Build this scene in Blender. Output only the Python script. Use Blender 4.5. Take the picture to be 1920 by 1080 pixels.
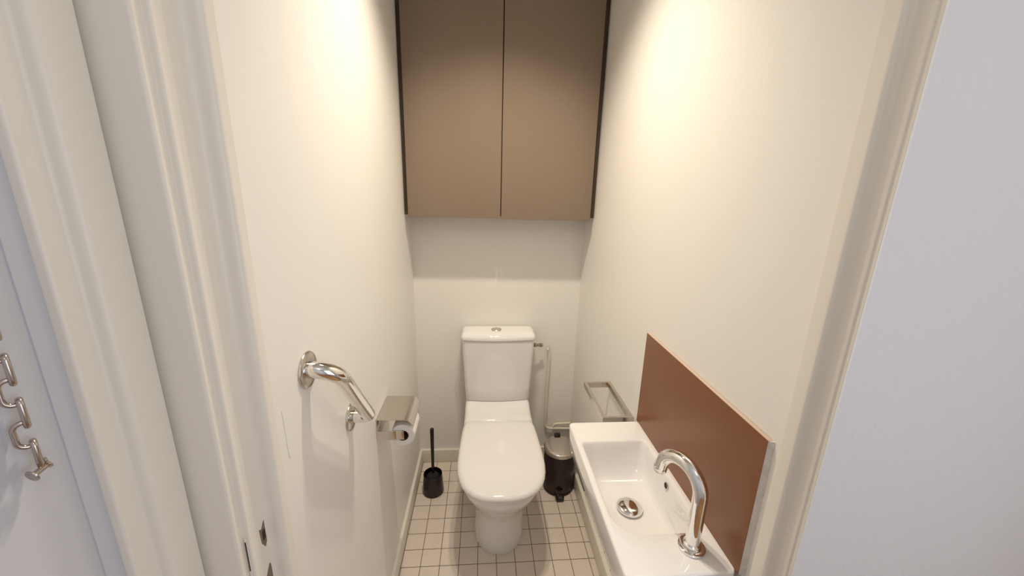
import bpy, bmesh, math
from math import sin, cos, pi, radians
from mathutils import Vector, Matrix

for _o in list(bpy.data.objects):
    bpy.data.objects.remove(_o)
scene = bpy.context.scene
COL = scene.collection

# ------------------------------------------------------------------ camera
cam_data = bpy.data.cameras.new('camera')
cam_data.sensor_width = 36.0
cam_data.lens = 720.0 / 1920.0 * 36.0
cam_data.clip_start = 0.02
cam = bpy.data.objects.new('camera', cam_data)
COL.objects.link(cam)
_x = (0.99696407, 0.00563257, 0.07765899)      # world axes seen by the camera (right, down, forward)
_y = (-0.07360938, -0.25696365, 0.96361369)
_z = (0.02538316, -0.96640465, -0.25576892)
cam.matrix_world = Matrix((
    (_x[0], -_x[1], -_x[2], 0.0),
    (_y[0], -_y[1], -_y[2], 0.0),
    (_z[0], -_z[1], -_z[2], 1.5),
    (0, 0, 0, 1)))
scene.camera = cam

# ------------------------------------------------------------------ light and exposure
scene.view_settings.view_transform = 'Standard'
scene.view_settings.look = 'None'
scene.view_settings.gamma = 1.0
scene.view_settings.use_curve_mapping = False
scene.view_settings.exposure = 0.30

world = bpy.data.worlds.new('world')
scene.world = world
world.use_nodes = True
world.node_tree.nodes['Background'].inputs[0].default_value = (0.55, 0.72, 1.0, 1)
world.node_tree.nodes['Background'].inputs[1].default_value = 0.6


def lamp(name, kind, loc, energy, color, **kw):
    d = bpy.data.lights.new(name, kind)
    d.energy = energy
    d.color = color
    for k, v in kw.items():
        setattr(d, k, v)
    o = bpy.data.objects.new(name, d)
    o.location = loc
    COL.objects.link(o)
    return o


WARM = (1.0, 0.88, 0.71)
LAMP_SPOTS = ((0.015, 1.11, 2.42), (0.11, 1.13, 2.42))
for p in LAMP_SPOTS:
    lamp('ceiling_bulb', 'SPOT', p, 28.5, WARM, shadow_soft_size=0.022, spot_size=radians(114), spot_blend=1.0)
# daylight entering by the hall window, to the right behind the camera
day = lamp('window_daylight', 'AREA', (1.17, -0.62, 1.35), 6.8, (0.88, 0.93, 1.0),
           shape='RECTANGLE', size=1.26, size_y=1.0)
day.rotation_euler = (0, radians(90), 0)
# added warm fill light brightening the hall, no fitting behind it
lamp('hall_fill', 'POINT', (0.35, -0.55, 2.3), 3.5, (1.0, 0.92, 0.84), shadow_soft_size=0.10)

# ------------------------------------------------------------------ materials
MATS = {}


def mat(name, col, rough=0.5, metal=0.0, bump=0.0, bscale=60.0, vary=0.0, vscale=3.0, coat=0.0, spec=0.5,
        stretch=None):
    m = bpy.data.materials.new(name)
    m.use_nodes = True
    nt = m.node_tree
    b = nt.nodes['Principled BSDF']
    b.inputs['Base Color'].default_value = (*col, 1)
    b.inputs['Roughness'].default_value = rough
    b.inputs['Metallic'].default_value = metal
    b.inputs['Coat Weight'].default_value = coat
    b.inputs['Specular IOR Level'].default_value = spec
    tc = nt.nodes.new('ShaderNodeTexCoord')
    mp = nt.nodes.new('ShaderNodeMapping')
    if stretch:
        mp.inputs['Scale'].default_value = stretch
    nt.links.new(tc.outputs['Object'], mp.inputs[0])
    if bump > 0:
        n = nt.nodes.new('ShaderNodeTexNoise')
        n.inputs['Scale'].default_value = bscale
        n.inputs['Detail'].default_value = 4
        bp = nt.nodes.new('ShaderNodeBump')
        bp.inputs['Strength'].default_value = bump
        bp.inputs['Distance'].default_value = 0.002
        nt.links.new(mp.outputs[0], n.inputs['Vector'])
        nt.links.new(n.outputs['Fac'], bp.inputs['Height'])
        nt.links.new(bp.outputs[0], b.inputs['Normal'])
    if vary > 0:
        n = nt.nodes.new('ShaderNodeTexNoise')
        n.inputs['Scale'].default_value = vscale
        n.inputs['Detail'].default_value = 3
        mx = nt.nodes.new('ShaderNodeMix')
        mx.data_type = 'RGBA'
        nt.links.new(mp.outputs[0], n.inputs['Vector'])
        nt.links.new(n.outputs['Fac'], mx.inputs[0])
        mx.inputs[6].default_value = (*[c * (1 - vary) for c in col], 1)
        mx.inputs[7].default_value = (*[min(1, c * (1 + vary)) for c in col], 1)
        nt.links.new(mx.outputs[2], b.inputs['Base Color'])
    MATS[name] = m
    return m


M_WALL = mat('cream_wall_paint', (0.88, 0.85, 0.80), 0.45, bump=0.12, bscale=90, vary=0.015, vscale=2.5)
M_HALL = mat('white_hall_paint', (0.80, 0.775, 0.76), 0.6, bump=0.55, bscale=120, vary=0.01, stretch=(1, 1, 0.45))
M_CEIL = mat('white_ceiling_paint', (0.80, 0.79, 0.77), 0.7, bump=0.1)
M_TRIM = mat('cream_gloss_trim_paint', (0.86, 0.81, 0.715), 0.38, bump=0.08, bscale=25, vary=0.015)
M_BASE = mat('cream_baseboard_paint', (0.80, 0.77, 0.67), 0.35, bump=0.1, bscale=30, vary=0.04, vscale=9)
M_DOOR = mat('pale_grey_door_paint', (0.59, 0.595, 0.64), 0.42, bump=0.1, bscale=20, vary=0.015)
M_CERAMIC = mat('white_glazed_ceramic', (0.87, 0.855, 0.84), 0.045, vary=0.006, coat=0.3)
M_SEAT = mat('white_seat_plastic', (0.88, 0.855, 0.835), 0.06, vary=0.005, coat=0.3)
M_CHROME = mat('polished_chrome', (0.86, 0.85, 0.83), 0.05, 1.0, vary=0.01)
M_STEEL = mat('brushed_steel', (0.62, 0.58, 0.53), 0.24, 1.0, bump=0.05, bscale=200, vary=0.03)
M_SATIN = mat('satin_steel', (0.66, 0.62, 0.57), 0.16, 1.0, vary=0.03)
M_VALVE = mat('worn_valve_metal', (0.42, 0.37, 0.31), 0.25, 1.0, vary=0.35, vscale=90)
M_CHAIN = mat('nickel_chain_metal', (0.52, 0.46, 0.42), 0.22, 1.0, vary=0.1, vscale=60)
M_BLACK = mat('black_plastic', (0.012, 0.008, 0.007), 0.22, vary=0.1)
M_BIN = mat('dark_brown_black_enamel', (0.022, 0.009, 0.009), 0.3, vary=0.1)
M_BRISTLE = mat('black_bristles', (0.01, 0.008, 0.008), 0.8, bump=1.0, bscale=400)
M_CAB = mat('taupe_laminate', (0.262, 0.195, 0.142), 0.36, bump=0.03, bscale=300, vary=0.02)
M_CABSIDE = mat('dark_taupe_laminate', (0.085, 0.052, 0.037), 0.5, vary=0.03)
M_CABIN = mat('white_laminate', (0.7, 0.68, 0.64), 0.5, vary=0.01)
M_SPLASH = mat('brown_laminate', (0.23, 0.088, 0.034), 0.28, bump=0.03, bscale=250, vary=0.05, vscale=6)
M_EDGE = mat('tan_laminate_edge', (0.58, 0.45, 0.35), 0.5, vary=0.05, vscale=40)
M_SEAL = mat('smeared_silicone', (0.72, 0.70, 0.67), 0.4, bump=1.0, bscale=160, vary=0.25, vscale=60)
M_PIPE = mat('cream_painted_pipe', (0.80, 0.73, 0.60), 0.35, vary=0.06, vscale=12)
M_PAPER = mat('white_tissue_paper', (0.83, 0.80, 0.77), 0.9, bump=0.3, bscale=150, vary=0.01)
M_CARD = mat('brown_cardboard', (0.10, 0.055, 0.03), 0.9, vary=0.1)
M_DARK = mat('painted_recess_shade', (0.03, 0.022, 0.016), 0.7, vary=0.2, vscale=200)  # near-black colour standing in for the shade inside holes and gaps
M_RAWWOOD = mat('bare_chipped_wood', (0.22, 0.17, 0.11), 0.8, bump=1.0, bscale=300, vary=0.4, vscale=250)


def tile_material():
    m = bpy.data.materials.new('beige_floor_tiles')
    m.use_nodes = True
    nt = m.node_tree
    b = nt.nodes['Principled BSDF']
    tc = nt.nodes.new('ShaderNodeTexCoord')
    mp = nt.nodes.new('ShaderNodeMapping')
    s = 1 / 0.0773
    mp.inputs['Scale'].default_value = (s, s, 1)
    mp.inputs['Location'].default_value = (-0.0655 * s, -1.237 * s, 0)
    br = nt.nodes.new('ShaderNodeTexBrick')
    br.offset = 0.0
    br.squash = 1.0
    br.inputs['Scale'].default_value = 1.0
    br.inputs['Brick Width'].default_value = 1.0
    br.inputs['Row Height'].default_value = 1.0
    br.inputs['Mortar Size'].default_value = 0.017
    br.inputs['Mortar Smooth'].default_value = 0.1
    br.inputs['Bias'].default_value = 0.0
    br.inputs['Color1'].default_value = (0.80, 0.69, 0.60, 1)
    br.inputs['Color2'].default_value = (0.83, 0.72, 0.625, 1)
    br.inputs['Mortar'].default_value = (0.13, 0.085, 0.05, 1)
    n = nt.nodes.new('ShaderNodeTexNoise')
    n.inputs['Scale'].default_value = 18
    mul = nt.nodes.new('ShaderNodeMix')
    mul.data_type = 'RGBA'
    mul.blend_type = 'MULTIPLY'
    mul.inputs[0].default_value = 0.12
    bp = nt.nodes.new('ShaderNodeBump')
    bp.invert = True
    bp.inputs['Strength'].default_value = 0.5
    bp.inputs['Distance'].default_value = 0.0015
    nt.links.new(tc.outputs['Object'], mp.inputs[0])
    nt.links.new(mp.outputs[0], br.inputs['Vector'])
    nt.links.new(tc.outputs['Object'], n.inputs['Vector'])
    nt.links.new(br.outputs['Color'], mul.inputs[6])
    nt.links.new(n.outputs['Fac'], mul.inputs[7])
    nt.links.new(mul.outputs[2], b.inputs['Base Color'])
    nt.links.new(br.outputs['Fac'], bp.inputs['Height'])
    nt.links.new(bp.outputs[0], b.inputs['Normal'])
    b.inputs['Roughness'].default_value = 0.38
    return m


def parquet_material():
    m = bpy.data.materials.new('orange_oak_parquet')
    m.use_nodes = True
    nt = m.node_tree
    b = nt.nodes['Principled BSDF']
    tc = nt.nodes.new('ShaderNodeTexCoord')
    br = nt.nodes.new('ShaderNodeTexBrick')
    br.inputs['Scale'].default_value = 1.0
    br.inputs['Brick Width'].default_value = 0.7
    br.inputs['Row Height'].default_value = 0.09
    br.inputs['Mortar Size'].default_value = 0.0015
    br.inputs['Color1'].default_value = (0.50, 0.26, 0.09, 1)
    br.inputs['Color2'].default_value = (0.40, 0.20, 0.07, 1)
    br.inputs['Mortar'].default_value = (0.1, 0.05, 0.02, 1)
    nt.links.new(tc.outputs['Object'], br.inputs['Vector'])
    nt.links.new(br.outputs['Color'], b.inputs['Base Color'])
    b.inputs['Roughness'].default_value = 0.35
    return m


M_TILE = tile_material()
M_WOOD = parquet_material()

# ------------------------------------------------------------------ mesh helpers


def obj(name, bm, material, parent=None, smooth=35, kind=None):
    bmesh.ops.recalc_face_normals(bm, faces=bm.faces)
    me = bpy.data.meshes.new(name)
    bm.to_mesh(me)
    bm.free()
    if smooth:
        me.shade_smooth()
        me.set_sharp_from_angle(angle=radians(smooth))
    me.materials.append(material)
    o = bpy.data.objects.new(name, me)
    COL.objects.link(o)
    if parent is not None:
        o.parent = parent
        o.matrix_parent_inverse = Matrix.Translation(-parent_loc(parent))
    if kind:
        o['kind'] = kind
    return o


def parent_loc(p):
    v = Vector((0, 0, 0))
    while p is not None:
        v += Vector(p.location)
        p = p.parent
    return v


def thing(name, label, cat, loc, group=None):
    o = bpy.data.objects.new(name, None)
    o.empty_display_size = 0.05
    o.location = loc
    COL.objects.link(o)
    return tag(o, label, cat, group)


def tag(o, label, cat, group=None):
    o['label'] = label
    o['category'] = cat
    if group:
        o['group'] = group
    return o


def box(bm, x0, x1, y0, y1, z0, z1, bev=0.0, seg=3):
    vs = [bm.verts.new((x, y, z)) for z in (z0, z1) for y in (y0, y1) for x in (x0, x1)]
    f = [(0, 1, 3, 2), (4, 6, 7, 5), (0, 4, 5, 1), (2, 3, 7, 6), (0, 2, 6, 4), (1, 5, 7, 3)]
    fs = [bm.faces.new([vs[i] for i in q]) for q in f]
    if bev > 0:
        es = list({e for q in fs for e in q.edges})
        bmesh.ops.bevel(bm, geom=es, offset=bev, segments=seg, profile=0.5, affect='EDGES')


def loft(bm, rings, cap0=True, cap1=True):
    vr = [[bm.verts.new(p) for p in r] for r in rings]
    n = len(vr[0])
    for a, b in zip(vr, vr[1:]):
        for i in range(n):
            bm.faces.new((a[i], a[(i + 1) % n], b[(i + 1) % n], b[i]))
    if cap0:
        bm.faces.new(vr[0])
    if cap1:
        bm.faces.new(vr[-1])
    return vr


def lathe(bm, prof, center, axis=(0, 0, 1), n=40, cap0=True, cap1=True):
    a = Vector(axis).normalized()
    u = a.orthogonal().normalized()
    if abs(a.z) > 0.99:
        u = Vector((1, 0, 0))
    v = a.cross(u)
    c = Vector(center)
    rings = []
    for r, h in prof:
        rings.append([c + a * h + (u * cos(2 * pi * i / n) + v * sin(2 * pi * i / n)) * max(r, 1e-5)
                      for i in range(n)])
    loft(bm, rings, cap0, cap1)


def fillet(pts, rads, seg=8):
    """polyline with rounded corners"""
    P = [Vector(p) for p in pts]
    out = [P[0]]
    for i in range(1, len(P) - 1):
        r = rads[i - 1] if isinstance(rads, (list, tuple)) else rads
        a = (P[i - 1] - P[i]).normalized()
        b = (P[i + 1] - P[i]).normalized()
        ang = a.angle(b)
        if r <= 0 or ang > pi - 0.01:
            out.append(P[i])
            continue
        d = min(r / math.tan(ang / 2), (P[i - 1] - P[i]).length * 0.98, (P[i + 1] - P[i]).length * 0.98)
        rr = d * math.tan(ang / 2)
        bis = (a + b).normalized()
        cen = P[i] + bis * (rr / sin(ang / 2))
        p0, p1 = P[i] + a * d, P[i] + b * d
        v0, v1 = p0 - cen, p1 - cen
        tot = v0.angle(v1)
        for k in range(seg + 1):
            t = k / seg
            q = (v0 * sin((1 - t) * tot) + v1 * sin(t * tot)) / sin(tot)
            out.append(cen + q)
    out.append(P[-1])
    return out


def tube(bm, pts, r, n=16, closed=False, cap=True):
    P = [Vector(p) for p in pts]
    m = len(P)
    rad = r if isinstance(r, (list, tuple)) else [r] * m
    T = []
    for i in range(m):
        if closed:
            t = P[(i + 1) % m] - P[i - 1]
        else:
            t = P[min(i + 1, m - 1)] - P[max(i - 1, 0)]
        T.append(t.normalized())
    u = T[0].orthogonal().normalized()
    rings = []
    for i in range(m):
        u = (u - T[i] * u.dot(T[i])).normalized()
        v = T[i].cross(u)
        rings.append([P[i] + (u * cos(2 * pi * k / n) + v * sin(2 * pi * k / n)) * rad[i] for k in range(n)])
    if closed:
        vr = loft(bm, rings, False, False)
        a, b = vr[-1], vr[0]
        # match the seam twist
        best = min(range(n), key=lambda s: sum((a[i].co - b[(i + s) % n].co).length for i in range(n)))
        for i in range(n):
            bm.faces.new((a[i], a[(i + 1) % n], b[(i + 1 + best) % n], b[(i + best) % n]))
    else:
        loft(bm, rings, cap, cap)


def prism(bm, poly, z0, z1, bev=None, seg=3):
    """vertical prism of a plan polygon; bev = {index: radius} rounds vertical edges"""
    a = [bm.verts.new((x, y, z0)) for x, y in poly]
    b = [bm.verts.new((x, y, z1)) for x, y in poly]
    n = len(poly)
    bm.faces.new(a)
    bm.faces.new(b)
    for i in range(n):
        bm.faces.new((a[i], a[(i + 1) % n], b[(i + 1) % n], b[i]))
    if bev:
        for i, r in bev.items():
            e = bm.edges.get((a[i], b[i])) if a[i].is_valid and b[i].is_valid else None
            if e:
                bmesh.ops.bevel(bm, geom=[e], offset=r, segments=seg, profile=0.5, affect='EDGES')


def round_poly(poly, rads, seg=6):
    """2D polygon with rounded corners -> list of 2D points"""
    n = len(poly)
    out = []
    for i in range(n):
        p = Vector((*poly[i], 0))
        a = Vector((*poly[i - 1], 0)) - p
        b = Vector((*poly[(i + 1) % n], 0)) - p
        r = rads[i]
        if r <= 0:
            out.append((p.x, p.y))
            continue
        ang = a.angle(b)
        d = min(r / math.tan(ang / 2), a.length * 0.49, b.length * 0.49)
        rr = d * math.tan(ang / 2)
        an, bn = a.normalized(), b.normalized()
        cen = p + (an + bn).normalized() * (rr / sin(ang / 2))
        v0, v1 = p + an * d - cen, p + bn * d - cen
        tot = v0.angle(v1)
        for k in range(seg + 1):
            t = k / seg
            q = (v0 * sin((1 - t) * tot) + v1 * sin(t * tot)) / sin(tot) + cen
            out.append((q.x, q.y))
    return out


def rrect(x0, x1, y0, y1, r, z, seg=8):
    if not isinstance(r, (tuple, list)):
        r = (r,) * 4
    pts = round_poly([(x0, y0), (x1, y0), (x1, y1), (x0, y1)], r, seg)
    return [(x, y, z) for x, y in pts]


def struct(name, bm, m, smooth=35, parent=None):
    o = obj(name, bm, m, parent, smooth)
    if parent is None:
        o['kind'] = 'structure'
    return o


def sbox(name, m, *a, bev=0.0, parent=None):
    bm = bmesh.new()
    box(bm, *a, bev=bev)
    return struct(name, bm, m, parent=parent)


# ------------------------------------------------------------------ room shell
XL, XR, YB, ZC = -0.335, 0.497, 1.86, 2.50
FY = 0.44                                     # hall face of the partition
sbox('floor', M_TILE, -0.55, 0.70, FY, YB + 0.10, -0.10, 0.0)
sbox('floor_hall', M_WOOD, -0.60, 1.25, -1.50, FY, -0.10, 0.0)
sbox('ceiling', M_CEIL, -0.60, 1.25, 0.54, YB + 0.10, ZC, ZC + 0.1)
sbox('ceiling_hall', M_CEIL, -0.60, 1.25, -1.50, 0.54, ZC, ZC + 0.1)
wall_left = sbox('wall_left', M_WALL, -0.45, XL, 0.520, YB, 0, ZC)
wall_right = sbox('wall_right', M_WALL, XR, 0.62, 0.495, YB, 0, ZC)
sbox('wall_back', M_WALL, -0.45, 0.62, YB, YB + 0.10, 0, ZC)

# partition, right part seen from the hall
sbox('wall_front', M_HALL, 0.4968, 1.15, FY, 0.495, 0, ZC)
sbox('wall_header', M_HALL, -0.55, 0.4935, FY, 0.540, 2.12, ZC)
# hall walls
hr = bmesh.new()
box(hr, 1.15, 1.25, -1.50, -1.15, 0, ZC)
box(hr, 1.15, 1.25, -0.09, 0.495, 0, ZC)
box(hr, 1.15, 1.25, -1.15, -0.09, 0, 0.70)
box(hr, 1.15, 1.25, -1.15, -0.09, 2.00, ZC)
struct('wall_hall_right', hr, M_HALL)
hall_left = bmesh.new()
box(hall_left, -0.55, -0.395, -1.50, -0.62, 0, ZC)
box(hall_left, -0.55, -0.395, -0.62, 0.432, 2.12, ZC)
struct('wall_hall_left', hall_left, M_HALL)
sbox('wall_hall_back', M_HALL, -0.55, 1.25, -1.60, -1.50, 0, ZC)
wf = bmesh.new()
for a in ((-1.15, -1.10, 0.70, 2.00), (-0.14, -0.09, 0.70, 2.00), (-0.645, -0.595, 0.70, 2.00),
          (-1.15, -0.09, 0.70, 0.75), (-1.15, -0.09, 1.95, 2.00)):
    box(wf, 1.19, 1.24, a[0], a[1], a[2], a[3], bev=0.004)
struct('window_1', wf, M_TRIM)

# left door jamb, from the hall inwards: architrave, bead, rebate, stop
lj = round_poly([(-0.45, FY), (-0.330, FY), (-0.331, 0.455), (-0.324, 0.456), (-0.3245, 0.498),
                 (-0.302, 0.499), (-0.302, 0.5225), (-0.335, 0.5235), (-0.45, 0.5235)],
                [0, 0.004, 0.001, 0.003, 0.010, 0.010, 0.002, 0, 0], 6)
bm = bmesh.new()
prism(bm, lj, 0, 2.12)
jamb = struct('trim_1', bm, M_TRIM)
# right door jamb
rj = round_poly([(0.4935, FY), (0.4935, 0.4460), (0.4915, 0.4465), (0.4905, 0.468), (0.4765, 0.4685),
                 (0.4765, 0.4965), (0.4968, 0.4975), (0.4968, FY)][::-1],
                [0, 0, 0.003, 0.006, 0.007, 0.0008, 0.0008, 0.0008], 6)
bm = bmesh.new()
prism(bm, rj, 0, 2.12)
struct('trim_2', bm, M_TRIM)
# lock holes chipped in the left jamb
bm = bmesh.new()
pts = [(0.4785, 1.003), (0.4835, 0.999), (0.492, 1.010), (0.4925, 0.972), (0.487, 0.964), (0.480, 0.977)]
a = [bm.verts.new((-0.3243, y, z)) for y, z in pts]
b = [bm.verts.new((-0.3238, y, z)) for y, z in pts]
bm.faces.new(a)
bm.faces.new(b)
for i in range(len(pts)):
    bm.faces.new((a[i], a[(i + 1) % 6], b[(i + 1) % 6], b[i]))
k = obj('latch_recess', bm, M_RAWWOOD, jamb, 0)
bm = bmesh.new()
box(bm, -0.3239, -0.3235, 0.4835, 0.4905, 0.978, 0.995)
o = obj('latch_pocket', bm, M_DARK, k, 0)  # thin dark piece, colours in the shade of the pocket
bm = bmesh.new()
pts = [(0.479, 0.918), (0.4895, 0.930), (0.4925, 0.922), (0.4925, 0.890), (0.479, 0.885)]
a = [bm.verts.new((-0.3243, y, z)) for y, z in pts]
b = [bm.verts.new((-0.3238, y, z)) for y, z in pts]
bm.faces.new(a)
bm.faces.new(b)
for i in range(5):
    bm.faces.new((a[i], a[(i + 1) % 5], b[(i + 1) % 5], b[i]))
obj('bolt_recess', bm, M_RAWWOOD, jamb, 0)
bm = bmesh.new()
box(bm, -0.3300, -0.3268, 0.4535, 0.4550, 0.944, 1.0155, bev=0.0006)
obj('strike_plate', bm, M_TRIM, jamb, 0)
bm = bmesh.new()
box(bm, -0.3290, -0.3276, 0.4530, 0.4538, 0.958, 1.009)
obj('strike_slot', bm, M_DARK, jamb, 0)  # dark sliver on the plate, paints the slot's inner shade

# painted over strip on the left wall beside the door
bm = bmesh.new()
pts = [(0.597, 1.125), (0.6035, 1.118), (0.6085, 1.052), (0.6105, 1.043), (0.603, 1.028), (0.600, 1.040)]
a = [bm.verts.new((-0.3352, y, z)) for y, z in pts]
b = [bm.verts.new((-0.3340, y * 0.999 + 0.0006, z * 0.998 + 0.002)) for y, z in pts]
bm.faces.new(a)
bm.faces.new(b)
for i in range(6):
    bm.faces.new((a[i], a[(i + 1) % 6], b[(i + 1) % 6], b[i]))
obj('paint_patch', bm, M_WALL, wall_left, 0)

# entrance door frame on the left wall of the hall, then the door leaf
ef = round_poly([(-0.55, 0.4335), (-0.3715, 0.4335), (-0.3715, 0.390), (-0.386, 0.389), (-0.386, 0.365), (-0.55, 0.365)],
                [0, 0.0035, 0.009, 0.004, 0.004, 0], 6)
bm = bmesh.new()
prism(bm, ef, 0, 2.12)
struct('trim_3', bm, M_TRIM)
bm = bmesh.new()
box(bm, -0.44, -0.398, -0.62, 0.3645, 0.01, 2.115, bev=0.002)
door = struct('door_1', bm, M_DOOR)
bm = bmesh.new()
box(bm, -0.399, -0.3962, 0.347, 0.3652, 0.01, 2.115, bev=0.0009)
obj('edge_moulding', bm, M_DOOR, door)

# baseboards


def baseboard(name, x0, x1, y0, y1, h):
    bm = bmesh.new()
    box(bm, x0, x1, y0, y1, 0.0, h, bev=0.004)
    return struct(name, bm, M_BASE)


baseboard('baseboard_left', XL - 0.002, -0.322, 0.5235, YB - 0.013, 0.082)
baseboard('baseboard_back', XL - 0.002, XR + 0.002, YB - 0.013, YB + 0.002, 0.080)
baseboard('baseboard_right', 0.476, XR + 0.002, 0.4975, YB - 0.013, 0.092)

# ------------------------------------------------------------------ wall cabinet
cab = thing('wall_cabinet', 'tall taupe two-door wall cabinet above the toilet', 'cabinet', (0.081, 1.78, 1.37))
bm = bmesh.new()
box(bm, XL + 0.001, XR - 0.001, 1.7105, YB - 0.001, 1.372, 2.495, bev=0.001)
obj('carcass', bm, M_CABSIDE, cab)
bm = bmesh.new()
box(bm, -0.3165, 0.0765, 1.690, 1.7095, 1.364, 2.49, bev=0.001)
obj('door', bm, M_CAB, cab)
bm = bmesh.new()
box(bm, 0.0805, 0.4745, 1.690, 1.7095, 1.361, 2.49, bev=0.001)
obj('door', bm, M_CAB, cab)

# ------------------------------------------------------------------ toilet
TX = 0.081


def dsec(hw, yf, yb, z, el=1.15, rb=0.03, n=20, xs=1.0):
    """D shaped section: elliptical front at yf, square back at yb; counterclockwise list"""
    yc = min(yf + hw * el, yb - rb - 0.005)
    pts = []
    for i in range(n + 1):
        t = pi + pi * i / n
        pts.append((TX + hw * cos(t), yc + (yc - yf) * sin(t), z))
    for i in range(5):
        t = pi / 2 * i / 4
        pts.append((TX + hw - rb + rb * cos(t), yb - rb + rb * sin(t), z))
    for i in range(5):
        t = pi / 2 + pi / 2 * i / 4
        pts.append((TX - hw + rb + rb * cos(t), yb - rb + rb * sin(t), z))
    # straight flanks, drawn in towards the wall where the bowl is wide
    m = 10
    ya, xb = yc, min(hw, 0.155)
    def flank(y):
        k = min(1.0, max(0.0, (y - ya) / (1.60 - ya)))
        return hw + (xb - hw) * k * k * (3 - 2 * k)
    head, back = pts[:n + 1], pts[n + 1:]
    back = [(TX + (x - TX) * flank(y) / hw, y, zz) for x, y, zz in back]
    ys = [ya + (yb - rb - ya) * (i + 1) / (m + 1) for i in range(m)]
    right = [(TX + flank(y), y, z) for y in ys]
    left = [(TX - flank(y), y, z) for y in reversed(ys)]
    return head + right + back + left


toilet = thing('toilet', 'white close-coupled ceramic toilet with closed lid, standing under the wall cabinet',
               'toilet', (TX, 1.50, 0))
bm = bmesh.new()
rings = []
for z, hw, yf, yb in ((0.000, 0.1075, 1.274, 1.80), (0.006, 0.109, 1.271, 1.80), (0.05, 0.106, 1.270, 1.80),
                      (0.12, 0.104, 1.268, 1.80), (0.17, 0.105, 1.262, 1.80), (0.205, 0.109, 1.247, 1.80),
                      (0.24, 0.119, 1.224, 1.80), (0.27, 0.132, 1.200, 1.80), (0.30, 0.145, 1.175, 1.80),
                      (0.33, 0.1555, 1.154, 1.80), (0.36, 0.163, 1.138, 1.80), (0.385, 0.167, 1.130, 1.80),
                      (0.398, 0.167, 1.129, 1.80), (0.405, 0.163, 1.134, 1.79)):
    rings.append(dsec(hw, yf, yb, z))
loft(bm, rings)
obj('bowl', bm, M_CERAMIC, toilet, 50)
# rear deck rising to the cistern
bm = bmesh.new()
rings = []
prof = [(1.5845, 0.425), (1.588, 0.4330), (1.596, 0.4355), (1.62, 0.4362), (1.65, 0.4375), (1.675, 0.4405), (1.693, 0.446), (1.712, 0.4545),
        (1.745, 0.4545), (1.835, 0.4545)]
for y, z in prof:
    t = max(0.0, (y - 1.5845) / 0.25)
    hw = 0.1625 - 0.002 * min(1.0, t * 1.6)
    r = 0.022
    sec = [(TX - hw, y, 0.30), (TX - hw, y, z - r)]
    for k in range(1, 7):
        a = pi / 2 * k / 6
        sec.append((TX - hw + r - r * cos(a), y, z - r + r * sin(a)))
    for k in range(0, 6):
        a = pi / 2 * k / 6
        sec.append((TX + hw - r + r * sin(a), y, z - r + r * cos(a)))
    sec += [(TX + hw, y, z - r), (TX + hw, y, 0.30)]
    rings.append(sec)
loft(bm, rings)
obj('deck', bm, M_CERAMIC, toilet, 50)


def seat_outline(off, z, zc=0.0):
    """horseshoe outline of the seat: flat back, fullest two thirds forward"""
    pts = []
    W = [(1.115, 0.0)]
    prof = [(1.1158, 0.030), (1.1185, 0.055), (1.126, 0.083), (1.140, 0.108), (1.160, 0.131), (1.185, 0.149), (1.215, 0.1615),
            (1.25, 0.1705), (1.29, 0.1750), (1.33, 0.1760), (1.38, 0.1750), (1.43, 0.1725), (1.49, 0.1690),
            (1.53, 0.1660), (1.555, 0.1630), (1.572, 0.1570), (1.581, 0.1480), (1.583, 0.138)]
    cy = 1.36
    out = []
    right = [(TX + w, y) for y, w in prof]
    left = [(TX - w, y) for y, w in prof][::-1]
    poly = [(TX, 1.115)] + right + left
    m = len(poly)
    for i in range(m):
        x0, y0 = poly[i - 1]
        x1, y1 = poly[(i + 1) % m]
        tx, ty = x1 - x0, y1 - y0
        L = math.hypot(tx, ty)
        nx, ny = ty / L, -tx / L
        x, y = poly[i]
        out.append((x - nx * off, y - ny * off, z))
    return out


bm = bmesh.new()
loft(bm, [seat_outline(0.010, 0.403), seat_outline(0.007, 0.405), seat_outline(0.007, 0.414), seat_outline(0.010, 0.416)])
obj('seat', bm, M_SEAT, toilet, 50)
bm = bmesh.new()
rings = [seat_outline(0.006, 0.4165), seat_outline(0.001, 0.4180), seat_outline(0.0, 0.4215), seat_outline(0.0005, 0.4255),
         seat_outline(0.0025, 0.4300), seat_outline(0.006, 0.4340), seat_outline(0.011, 0.4372)]
for s_, z_ in ((0.955, 0.4392), (0.90, 0.4405), (0.82, 0.4412), (0.6, 0.4418), (0.3, 0.4420)):
    rings.append([(TX + (x - TX) * s_, 1.36 + (y - 1.36) * s_, z_) for x, y, _ in seat_outline(0.011, 0)])
loft(bm, rings)
obj('lid', bm, M_SEAT, toilet, 60)

def cisec(hw, yf, yb, z, bow=0.012, r=0.022, n=10):
    """cistern section: slightly bowed front, rounded corners"""
    pts = []
    c = (r, r)
    for i in range(5):
        a = pi + pi / 2 * i / 4
        pts.append((-hw + r + r * cos(a), yf + bow + r + r * sin(a)))
    for i in range(1, n):
        x = -hw + r + (2 * hw - 2 * r) * i / n
        pts.append((x, yf + bow * (x / (hw - r)) ** 2))
    for i in range(5):
        a = 1.5 * pi + pi / 2 * i / 4
        pts.append((hw - r + r * cos(a), yf + bow + r + r * sin(a)))
    rb = min(r, 0.012)
    for i in range(4):
        a = pi / 2 * i / 3
        pts.append((hw - rb + rb * cos(a), yb - rb + rb * sin(a)))
    for i in range(4):
        a = pi / 2 + pi / 2 * i / 3
        pts.append((-hw + rb + rb * cos(a), yb - rb + rb * sin(a)))
    return [(TX + x, y, z) for x, y in pts]


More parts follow.
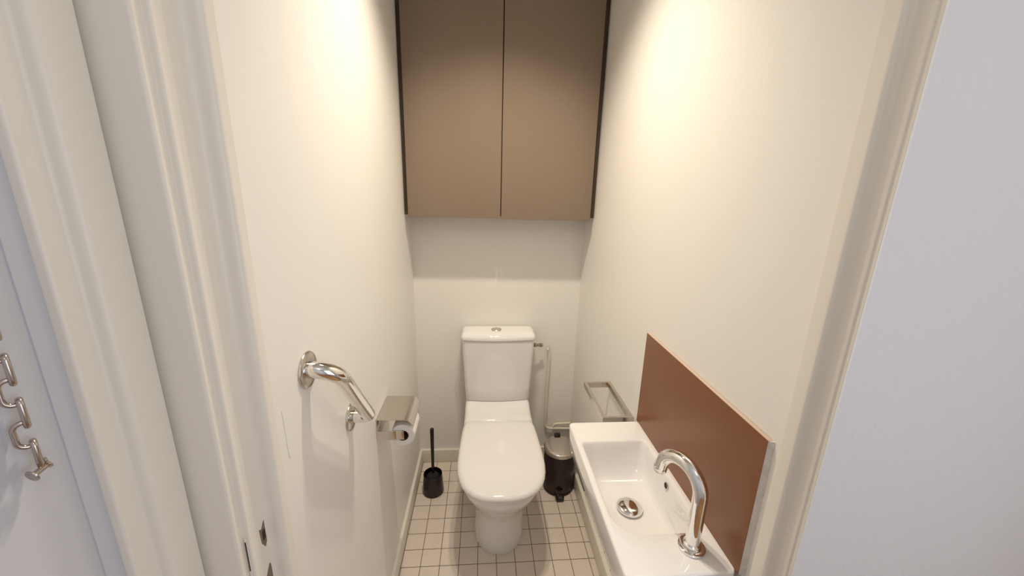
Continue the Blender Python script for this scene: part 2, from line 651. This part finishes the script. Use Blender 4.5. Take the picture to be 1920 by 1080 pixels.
bm = bmesh.new()
rings = [cisec(0.157, 1.716, 1.84, 0.4560), cisec(0.160, 1.713, 1.845, 0.4590), cisec(0.1635, 1.7110, 1.845, 0.52),
         cisec(0.168, 1.708, 1.845, 0.62), cisec(0.1735, 1.7055, 1.845, 0.72), cisec(0.1755, 1.705, 1.845, 0.7795)]
loft(bm, rings)
cis = obj('cistern', bm, M_CERAMIC, toilet, 50)
bm = bmesh.new()
rings = [cisec(0.176, 1.7045, 1.845, 0.7810), cisec(0.1795, 1.7010, 1.848, 0.7825), cisec(0.1805, 1.700, 1.849, 0.788),
         cisec(0.1795, 1.7010, 1.848, 0.7965), cisec(0.1765, 1.7040, 1.846, 0.8040), cisec(0.171, 1.7100, 1.841, 0.8098),
         cisec(0.163, 1.7190, 1.834, 0.8132), cisec(0.150, 1.7320, 1.822, 0.8148)]
loft(bm, rings)
obj('cistern_lid', bm, M_CERAMIC, toilet, 60)
bm = bmesh.new()
lathe(bm, [(0.0255, 0), (0.0255, 0.0025), (0.024, 0.0042), (0.0215, 0.0046), (0.0205, 0.003), (0.019, 0.0045),
           (0.010, 0.0052)], (0.0715, 1.778, 0.8142), n=40)
fb = obj('flush_button', bm, M_STEEL, toilet)
bm = bmesh.new()
tube(bm, [(0.0535, 1.784, 0.8190), (0.062, 1.778, 0.8193), (0.0715, 1.7755, 0.8194), (0.081, 1.778, 0.8193), (0.0895, 1.784, 0.8190)], 0.0017, 8)
tube(bm, [(0.0715 + 0.021 * cos(a * pi / 12), 1.778 + 0.021 * sin(a * pi / 12), 0.8184) for a in range(24)], 0.0008, 6, closed=True)
obj('button_divider', bm, M_DARK, fb, 0)  # dark lines paint the shade in the button gaps

# ------------------------------------------------------------------ water pipe with stop valve
pipe = thing('water_pipe', 'cream-painted water pipe running down the back wall to the right of the cistern', 'pipe',
             (0.35, 1.84, 0.2))
bm = bmesh.new()
tube(bm, fillet([(0.346, 1.838, 0.690), (0.353, 1.840, 0.655), (0.353, 1.840, 0.55), (0.349, 1.840, 0.45),
                 (0.351, 1.840, 0.207), (0.492, 1.840, 0.203)], [0.02, 0.1, 0.1, 0.03]), 0.0070, 14)
obj('supply_pipe', bm, M_PIPE, pipe)
bm = bmesh.new()
tube(bm, fillet([(0.398, 1.842, 0.206), (0.398, 1.842, 0.232), (0.492, 1.842, 0.236)], 0.018), 0.0070, 14)
obj('branch_pipe', bm, M_PIPE, pipe)
bm = bmesh.new()
lathe(bm, [(0.0095, 0), (0.0095, 0.016)], (0.346, 1.838, 0.681), n=8)
obj('pipe_nut', bm, M_CHROME, pipe)
bm = bmesh.new()
lathe(bm, [(0.0105, 0), (0.0105, 0.012), (0.007, 0.014), (0.007, 0.032), (0.010, 0.034), (0.010, 0.048)],
      (0.2635, 1.79, 0.728), (0.97, 0.38, -0.20), 12)
valve = obj('stop_valve', bm, M_VALVE, pipe)
bm = bmesh.new()
lathe(bm, [(0.008, -0.010), (0.009, 0), (0.017, 0.003), (0.017, 0.014), (0.012, 0.018)], (0.316, 1.808, 0.722), (0.15, -0.85, 0.5), 10)
tube(bm, [(0.300, 1.806, 0.721), (0.322, 1.820, 0.716), (0.338, 1.832, 0.704), (0.346, 1.838, 0.694)], 0.0085, 12)
obj('valve_handle', bm, M_VALVE, valve)

# ------------------------------------------------------------------ toilet brush and its pot
bh = thing('brush_holder', 'black plastic tapered toilet brush pot on the tiles left of the toilet', 'brush holder',
           (-0.240, 1.640, 0))
bm = bmesh.new()
lathe(bm, [(0.050, 0), (0.0525, 0.002), (0.0525, 0.010), (0.0515, 0.018), (0.0495, 0.05), (0.0455, 0.105), (0.0440, 0.1065),
           (0.0425, 0.105), (0.0450, 0.05), (0.046, 0.012)], (-0.240, 1.640, 0), n=48, cap1=True)
obj('pot', bm, M_BLACK, bh)
tb = thing('toilet_brush', 'black toilet brush with a long straight handle, standing in the pot', 'toilet brush',
           (-0.240, 1.640, 0.014))
bm = bmesh.new()
tube(bm, [(-0.240, 1.642, 0.055), (-0.2405, 1.650, 0.11), (-0.242, 1.664, 0.22), (-0.2435, 1.678, 0.330),
          (-0.2436, 1.6785, 0.334)], [0.0065, 0.0068, 0.0082, 0.0098, 0.0085], 20)
obj('handle', bm, M_BLACK, tb)
bm = bmesh.new()
prof = [(0.004, 0.0), (0.022, 0.004), (0.031, 0.014)]
for k in range(10):
    z = 0.018 + k * 0.0062
    prof += [(0.034, z), (0.030, z + 0.003)]
prof += [(0.026, 0.084), (0.010, 0.088)]
lathe(bm, prof, (-0.240, 1.641, 0.013), n=36)
obj('brush_head', bm, M_BRISTLE, tb)

# ------------------------------------------------------------------ pedal bin
BX, BY = 0.3975, 1.645
pb = thing('pedal_bin', 'small dark brown pedal bin with a steel lid, between toilet and basin', 'bin', (BX, BY, 0))
bm = bmesh.new()
lathe(bm, [(0.072, 0), (0.0765, 0.002), (0.0765, 0.014), (0.0745, 0.017), (0.0775, 0.020), (0.0785, 0.10), (0.0785, 0.218),
           (0.076, 0.222)], (BX, BY, 0), n=56)
obj('body', bm, M_BIN, pb)
bm = bmesh.new()
lathe(bm, [(0.079, 0.2225), (0.0815, 0.2235), (0.082, 0.2295), (0.082, 0.238), (0.0805, 0.2415), (0.077, 0.2435), (0.070, 0.2450),
           (0.05, 0.2475), (0.02, 0.249)], (BX, BY, 0), n=56)
lid = obj('lid', bm, M_SATIN, pb, 50)
bm = bmesh.new()
box(bm, BX - 0.016, BX + 0.016, BY + 0.074, BY + 0.090, 0.205, 0.255, bev=0.003)
obj('hinge', bm, M_BLACK, pb)
bm = bmesh.new()
# pedal: a black tongue with a thin steel lip, reaching out of the base towards the door
rings = []
for y, hw, z in ((BY - 0.060, 0.020, 0.020), (BY - 0.080, 0.022, 0.020), (BY - 0.100, 0.021, 0.017), (BY - 0.110, 0.016, 0.012)):
    rings.append([(BX - 0.008 - hw, y, z - 0.008), (BX - 0.008 + hw, y, z - 0.008), (BX - 0.008 + hw, y, z + 0.006),
                  (BX - 0.008 + hw * 0.6, y, z + 0.013), (BX - 0.008 - hw * 0.6, y, z + 0.013), (BX - 0.008 - hw, y, z + 0.006)])
loft(bm, rings)
lathe(bm, [(0.019, 0.0), (0.0195, 0.02), (0.017, 0.036)], (BX - 0.008, BY - 0.076, 0.016), n=24)
ped = obj('pedal', bm, M_BLACK, pb)
bm = bmesh.new()
arc = [(BX - 0.008 + 0.0235 * cos(t), BY - 0.078 + 0.022 * sin(t), 0.036) for t in
       [pi + pi * i / 12 for i in range(13)]]
tube(bm, arc, 0.0028, 8)
obj('pedal_lip', bm, M_CHROME, ped)

# ------------------------------------------------------------------ grab bar on the left wall
gb = thing('grab_bar', 'bent chrome grab bar fixed to the left wall', 'grab bar', (XL, 0.80, 1.03))
bm = bmesh.new()
tube(bm, fillet([(XL + 0.003, 0.699, 1.150), (-0.2815, 0.701, 1.148), (-0.2865, 0.894, 0.920), (XL + 0.003, 0.895, 0.919)],
                [0.060, 0.020], 12), 0.0165, 28)
bar = obj('bar', bm, M_CHROME, gb, 60)
for cy, cz in ((0.699, 1.150), (0.895, 0.919)):
    bm = bmesh.new()
    lathe(bm, [(0.0355, 0), (0.0360, 0.001), (0.0360, 0.0035), (0.0345, 0.0050), (0.020, 0.0052)], (XL, cy, cz), (1, 0, 0), 48)
    fl = obj('flange', bm, M_STEEL if cz < 1 else M_STEEL, gb, 50)
    for k in range(3):
        a = radians(75 + 120 * k)
        bm = bmesh.new()
        lathe(bm, [(0.0040, 0), (0.0040, 0.0010), (0.0028, 0.0019)],
              (XL + 0.0050, cy + 0.0265 * cos(a), cz + 0.0265 * sin(a)), (1, 0, 0), 14)
        sc = obj('screw', bm, M_CHROME, fl)

# ------------------------------------------------------------------ toilet roll holder and roll
th = thing('toilet_paper_holder', 'chrome covered toilet roll holder on the left wall', 'toilet roll holder',
           (XL, 1.17, 0.74))
bm = bmesh.new()
box(bm, XL, XL + 0.003, 1.100, 1.245, 0.700, 0.772, bev=0.0006)
obj('back_plate', bm, M_SATIN, th)
bm = bmesh.new()
cov = fillet([(XL + 0.002, 0, 0.7715), (-0.236, 0, 0.7695), (-0.218, 0, 0.748)], 0.02, 10)
r0 = [(p.x, 1.100, p.z) for p in cov] + [(p.x - 0.0008, 1.100, p.z - 0.0022) for p in cov[::-1]]
r1 = [(x, 1.245, z) for x, _, z in r0]
loft(bm, [r0, r1])
obj('cover', bm, M_SATIN, th, 50)
bm = bmesh.new()
# flat arm folded in an L and the bar through the roll
prof = [(XL + 0.002, 0.7300), (-0.262, 0.7300)]
box(bm, XL + 0.001, -0.272, 1.096, 1.0985, 0.699, 0.7315, bev=0.0005)
box(bm, -0.273, -0.248, 1.094, 1.0965, 0.702, 0.7315, bev=0.0005)
obj('arm', bm, M_SATIN, th)
bm = bmesh.new()
box(bm, -0.268, -0.256, 1.0955, 1.220, 0.7265, 0.7295, bev=0.0008)
obj('roll_bar', bm, M_SATIN, th)
tr = thing('toilet_roll', 'white toilet paper roll held under the chrome cover', 'toilet roll', (-0.254, 1.155, 0.712))
bm = bmesh.new()
RC = (-0.254, 1.103, 0.7100)
lathe(bm, [(0.0190, 0.100), (0.0190, 0.0), (0.0370, 0.0), (0.0385, 0.0015), (0.0385, 0.0985), (0.0370, 0.100), (0.0190, 0.100)],
      RC, (0, 1, 0), 48, False, False)
obj('paper', bm, M_PAPER, tr, 40)
bm = bmesh.new()
lathe(bm, [(0.0190, 0.0995), (0.0190, 0.0005), (0.0178, 0.0005), (0.0178, 0.0995), (0.0190, 0.0995)], RC, (0, 1, 0), 36, False, False)
obj('cardboard_core', bm, M_CARD, tr, 40)

# ------------------------------------------------------------------ hand basin
basin = thing('wash_basin', 'narrow white ceramic wall basin on the right wall', 'basin', (0.38, 0.78, 0.68))
bm = bmesh.new()
R = []
R.append(rrect(0.320, 0.484, 0.60, 0.96, 0.02, 0.668))
R.append(rrect(0.296, 0.487, 0.555, 1.000, 0.02, 0.674))
R.append(rrect(0.283, 0.4875, 0.540, 1.014, 0.016, 0.690))
R.append(rrect(0.273, 0.4880, 0.5345, 1.0205, 0.014, 0.735))
R.append(rrect(0.2690, 0.4880, 0.5330, 1.0225, 0.012, 0.7940))
R.append(rrect(0.2697, 0.4880, 0.5337, 1.0220, 0.012, 0.7980))
R.append(rrect(0.2715, 0.4880, 0.5355, 1.0205, 0.012, 0.7997))
R.append(rrect(0.2740, 0.4870, 0.5380, 1.0180, 0.012, 0.8002))
rl = (0.060, 0.026, 0.014, 0.012)
R.append(rrect(0.2830, 0.4745, 0.6220, 0.9340, rl, 0.8000))
R.append(rrect(0.2855, 0.4725, 0.6245, 0.9310, rl, 0.7988))
R.append(rrect(0.2885, 0.4705, 0.6275, 0.9275, rl, 0.7945))
R.append(rrect(0.2925, 0.4680, 0.6320, 0.9210, (0.058, 0.026, 0.018, 0.016), 0.7780))
R.append(rrect(0.3000, 0.4640, 0.6400, 0.9040, (0.055, 0.028, 0.024, 0.022), 0.7400))
R.append(rrect(0.3060, 0.4600, 0.6470, 0.8900, (0.052, 0.03, 0.03, 0.03), 0.7200))
R.append(rrect(0.3130, 0.4540, 0.6550, 0.8750, (0.048, 0.03, 0.03, 0.03), 0.7115))
R.append(rrect(0.3250, 0.4440, 0.6700, 0.8550, (0.040, 0.03, 0.03, 0.03), 0.7080))
R.append(rrect(0.3450, 0.4250, 0.7000, 0.8250, (0.030, 0.02, 0.02, 0.02), 0.7068))
loft(bm, R)
obj('bowl', bm, M_CERAMIC, basin, 50)
bm = bmesh.new()
lathe(bm, [(0.0250, 0), (0.0255, 0.0040)], (0.380, 0.783, 0.7068), n=40)
dr = obj('drain_ring', bm, M_DARK, basin)
bm = bmesh.new()
lathe(bm, [(0.029, 0), (0.0325, 0.001), (0.0328, 0.003), (0.0300, 0.0065), (0.023, 0.0100), (0.013, 0.0122), (0.004, 0.0128)],
      (0.380, 0.783, 0.7110), n=48)
obj('drain_plug', bm, M_CHROME, basin, 60)
bm = bmesh.new()
lathe(bm, [(0.0090, 0), (0.0090, 0.0016), (0.0074, 0.0018), (0.0074, 0.0006)], (0.4672, 0.778, 0.7790), (-1, 0, 0.13), 24)
ovf = obj('overflow_ring', bm, M_SATIN, basin)
bm = bmesh.new()
lathe(bm, [(0.0073, 0), (0.0073, 0.0013)], (0.4672, 0.778, 0.7790), (-1, 0, 0.13), 20)
obj('overflow_hole', bm, M_DARK, basin)  # flat dark disc, shade of the hole put into its colour

# tap
tap = thing('tap', 'chrome swan-neck tap standing on the near end of the basin', 'tap', (0.427, 0.590, 0.800))
bm = bmesh.new()
lathe(bm, [(0.0255, 0), (0.0262, 0.0012), (0.0262, 0.0048), (0.0245, 0.0062), (0.0175, 0.0066), (0.0172, 0.0085), (0.0165, 0.0135),
           (0.0142, 0.0155)], (0.427, 0.590, 0.800), n=48)
obj('base_flange', bm, M_CHROME, tap, 40)
d = Vector((-0.036, 0.092, 0)).normalized()
A = Vector((0.427, 0.590, 0.81))
RA = 0.0495
pts = [A, A + Vector((0, 0, 0.04)), A + Vector((0, 0, 0.08))]
top = Vector((0.427, 0.590, 0.921))
for i in range(19):
    t = radians(175) * i / 18
    pts.append(top + d * (RA - RA * cos(t)) + Vector((0, 0, RA * sin(t))))
end = pts[-1]
dirn = (pts[-1] - pts[-2]).normalized()
pts.append(end + dirn * 0.004)
bm = bmesh.new()
tube(bm, pts, 0.0140, 28)
spout = obj('spout', bm, M_CHROME, tap, 60)
bm = bmesh.new()
lathe(bm, [(0.0140, 0), (0.0128, 0.0010), (0.0142, 0.002), (0.0142, 0.012), (0.0132, 0.014), (0.0105, 0.014), (0.010, 0.010)], end + dirn * 0.004, dirn, 32)
obj('aerator', bm, M_CHROME, tap, 40)

# splashback
sp = thing('splashback', 'brown laminate splashback panel standing on the basin against the right wall', 'splashback',
           (0.49, 0.78, 0.80))
bm = bmesh.new()
box(bm, 0.4875, 0.496, 0.5310, 1.0290, 0.7995, 1.0925, bev=0.0004)
obj('core', bm, M_EDGE, sp)
bm = bmesh.new()
box(bm, 0.4866, 0.4876, 0.5312, 1.0288, 0.7997, 1.0922)
obj('brown_face', bm, M_SPLASH, sp, 0)
bm = bmesh.new()
import random
random.seed(4)
rings = []
for i in range(61):
    z = 0.7997 + 0.292 * i / 60
    w = 0.0026 + 0.0014 * random.random()
    h = 0.0016 + 0.0016 * random.random()
    rings.append([(0.4880, 0.5312, z), (0.4890 + h * .3, 0.5312 - w * 0.6, z), (0.4935, 0.5312 - w, z), (0.4968, 0.5312 - w * 1.5, z),
                  (0.4968, 0.5312, z)])
loft(bm, rings)
obj('sealant', bm, M_SEAL, sp, 60)

# towel rail: open chrome rectangle
tw = thing('towel_rail', 'flat rectangular chrome towel rail on the right wall beyond the basin', 'towel rail', (0.49, 1.19, 0.77))
bm = bmesh.new()
x0, x1, y0, y1, z0, z1, t = 0.3935, XR - 0.0005, 1.071, 1.312, 0.760, 0.781, 0.0105
vo = [(x0, y0), (x1, y0), (x1, y1), (x0, y1)]
vi = [(x0 + t, y0 + t), (x1 - t, y0 + t), (x1 - t, y1 - t), (x0 + t, y1 - t)]
V = {}
for nm, pl in (('o', vo), ('i', vi)):
    for kz, z in (('b', z0), ('t', z1)):
        V[nm + kz] = [bm.verts.new((x, y, z)) for x, y in pl]
for i in range(4):
    j = (i + 1) % 4
    bm.faces.new((V['ob'][i], V['ob'][j], V['ot'][j], V['ot'][i]))
    bm.faces.new((V['ib'][i], V['it'][i], V['it'][j], V['ib'][j]))
    bm.faces.new((V['ot'][i], V['ot'][j], V['it'][j], V['it'][i]))
    bm.faces.new((V['ob'][i], V['ib'][i], V['ib'][j], V['ob'][j]))
bmesh.ops.bevel(bm, geom=list(bm.edges), offset=0.0006, segments=1, affect='EDGES')
obj('frame', bm, M_SATIN, tw, 20)

# ------------------------------------------------------------------ door chain on the entrance door
ch = thing('door_chain', 'nickel security chain hanging down the entrance door at the left edge', 'door chain', (-0.388, 0.315, 1.42))


VIEW = Vector((-0.775, 0.632, 0))          # from the door edge outwards
SIDE = Vector((0.632, 0.775, 0))


def bar_link():
    """long link seen edge on"""
    bm = bmesh.new()
    w, h = 0.0040, 0.0125
    pts = [VIEW * (w * cos(pi * i / 8)) + Vector((0, 0, h - w + w * sin(pi * i / 8))) for i in range(9)]
    pts += [VIEW * (w * cos(pi + pi * i / 8)) + Vector((0, 0, -(h - w) + w * sin(pi + pi * i / 8))) for i in range(9)]
    tube(bm, pts, 0.0023, 10, closed=True)
    return bm


def hook_link():
    """open link: a C whose mouth faces the door frame"""
    bm = bmesh.new()
    h = 0.0115
    pts = fillet([SIDE * 0.0015 + Vector((0, 0, h)), SIDE * -0.0085 + Vector((0, 0, h)),
                  SIDE * -0.0085 + Vector((0, 0, -h)), SIDE * 0.0015 + Vector((0, 0, -h))], 0.006, 6)
    tube(bm, pts, 0.0021, 10)
    return bm


CX, CY = -0.3872, 0.3170
z = 1.2640
first = {}
k = 0
while z < 1.42:
    key = k % 2
    if key not in first:
        o = obj('link', bar_link() if key == 0 else hook_link(), M_CHAIN, ch, 60)
        o.matrix_parent_inverse = Matrix()
        first[key] = o
    else:
        o = first[key].copy()
        COL.objects.link(o)
    o.location = Vector((CX, CY, z)) - ch.location
    z += 0.0200
    k += 1
bm = bmesh.new()
lathe(bm, [(0.0055, 0), (0.0058, 0.0012), (0.0026, 0.0022), (0.0024, 0.011), (0.0040, 0.012), (0.0040, 0.0135)],
      (CX + 0.001, CY - 0.0095, 1.2475), (0.12, 1, 0.25), 18)
obj('end_stud', bm, M_CHAIN, ch)
bm = bmesh.new()
tube(bm, [(CX + 0.001, CY + 0.003, 1.2490), (CX + 0.001, CY + 0.002, 1.2565)], 0.0022, 10)
obj('stud_ring', bm, M_CHAIN, ch)
bm = bmesh.new()
box(bm, -0.3982, -0.395, CY - 0.012, CY + 0.012, 1.425, 1.475, bev=0.001)
box(bm, -0.3955, -0.385, CY - 0.003, CY + 0.003, 1.437, 1.443, bev=0.001)
obj('anchor_plate', bm, M_CHAIN, ch)

# ------------------------------------------------------------------ ceiling lamp above the frame
cl = thing('ceiling_light', 'round metal ceiling light with two bulbs', 'ceiling light', (0.06, 1.12, ZC))
bm = bmesh.new()
lathe(bm, [(0.09, 0), (0.09, -0.012), (0.08, -0.018)], (0.0625, 1.12, ZC), n=40)
obj('base_plate', bm, M_SATIN, cl)
for p in LAMP_SPOTS:
    bm = bmesh.new()
    lathe(bm, [(0.012, -0.018), (0.012, -0.045), (0.016, -0.052)], (p[0], p[1], ZC), n=24)
    obj('lamp_holder', bm, M_SATIN, cl)
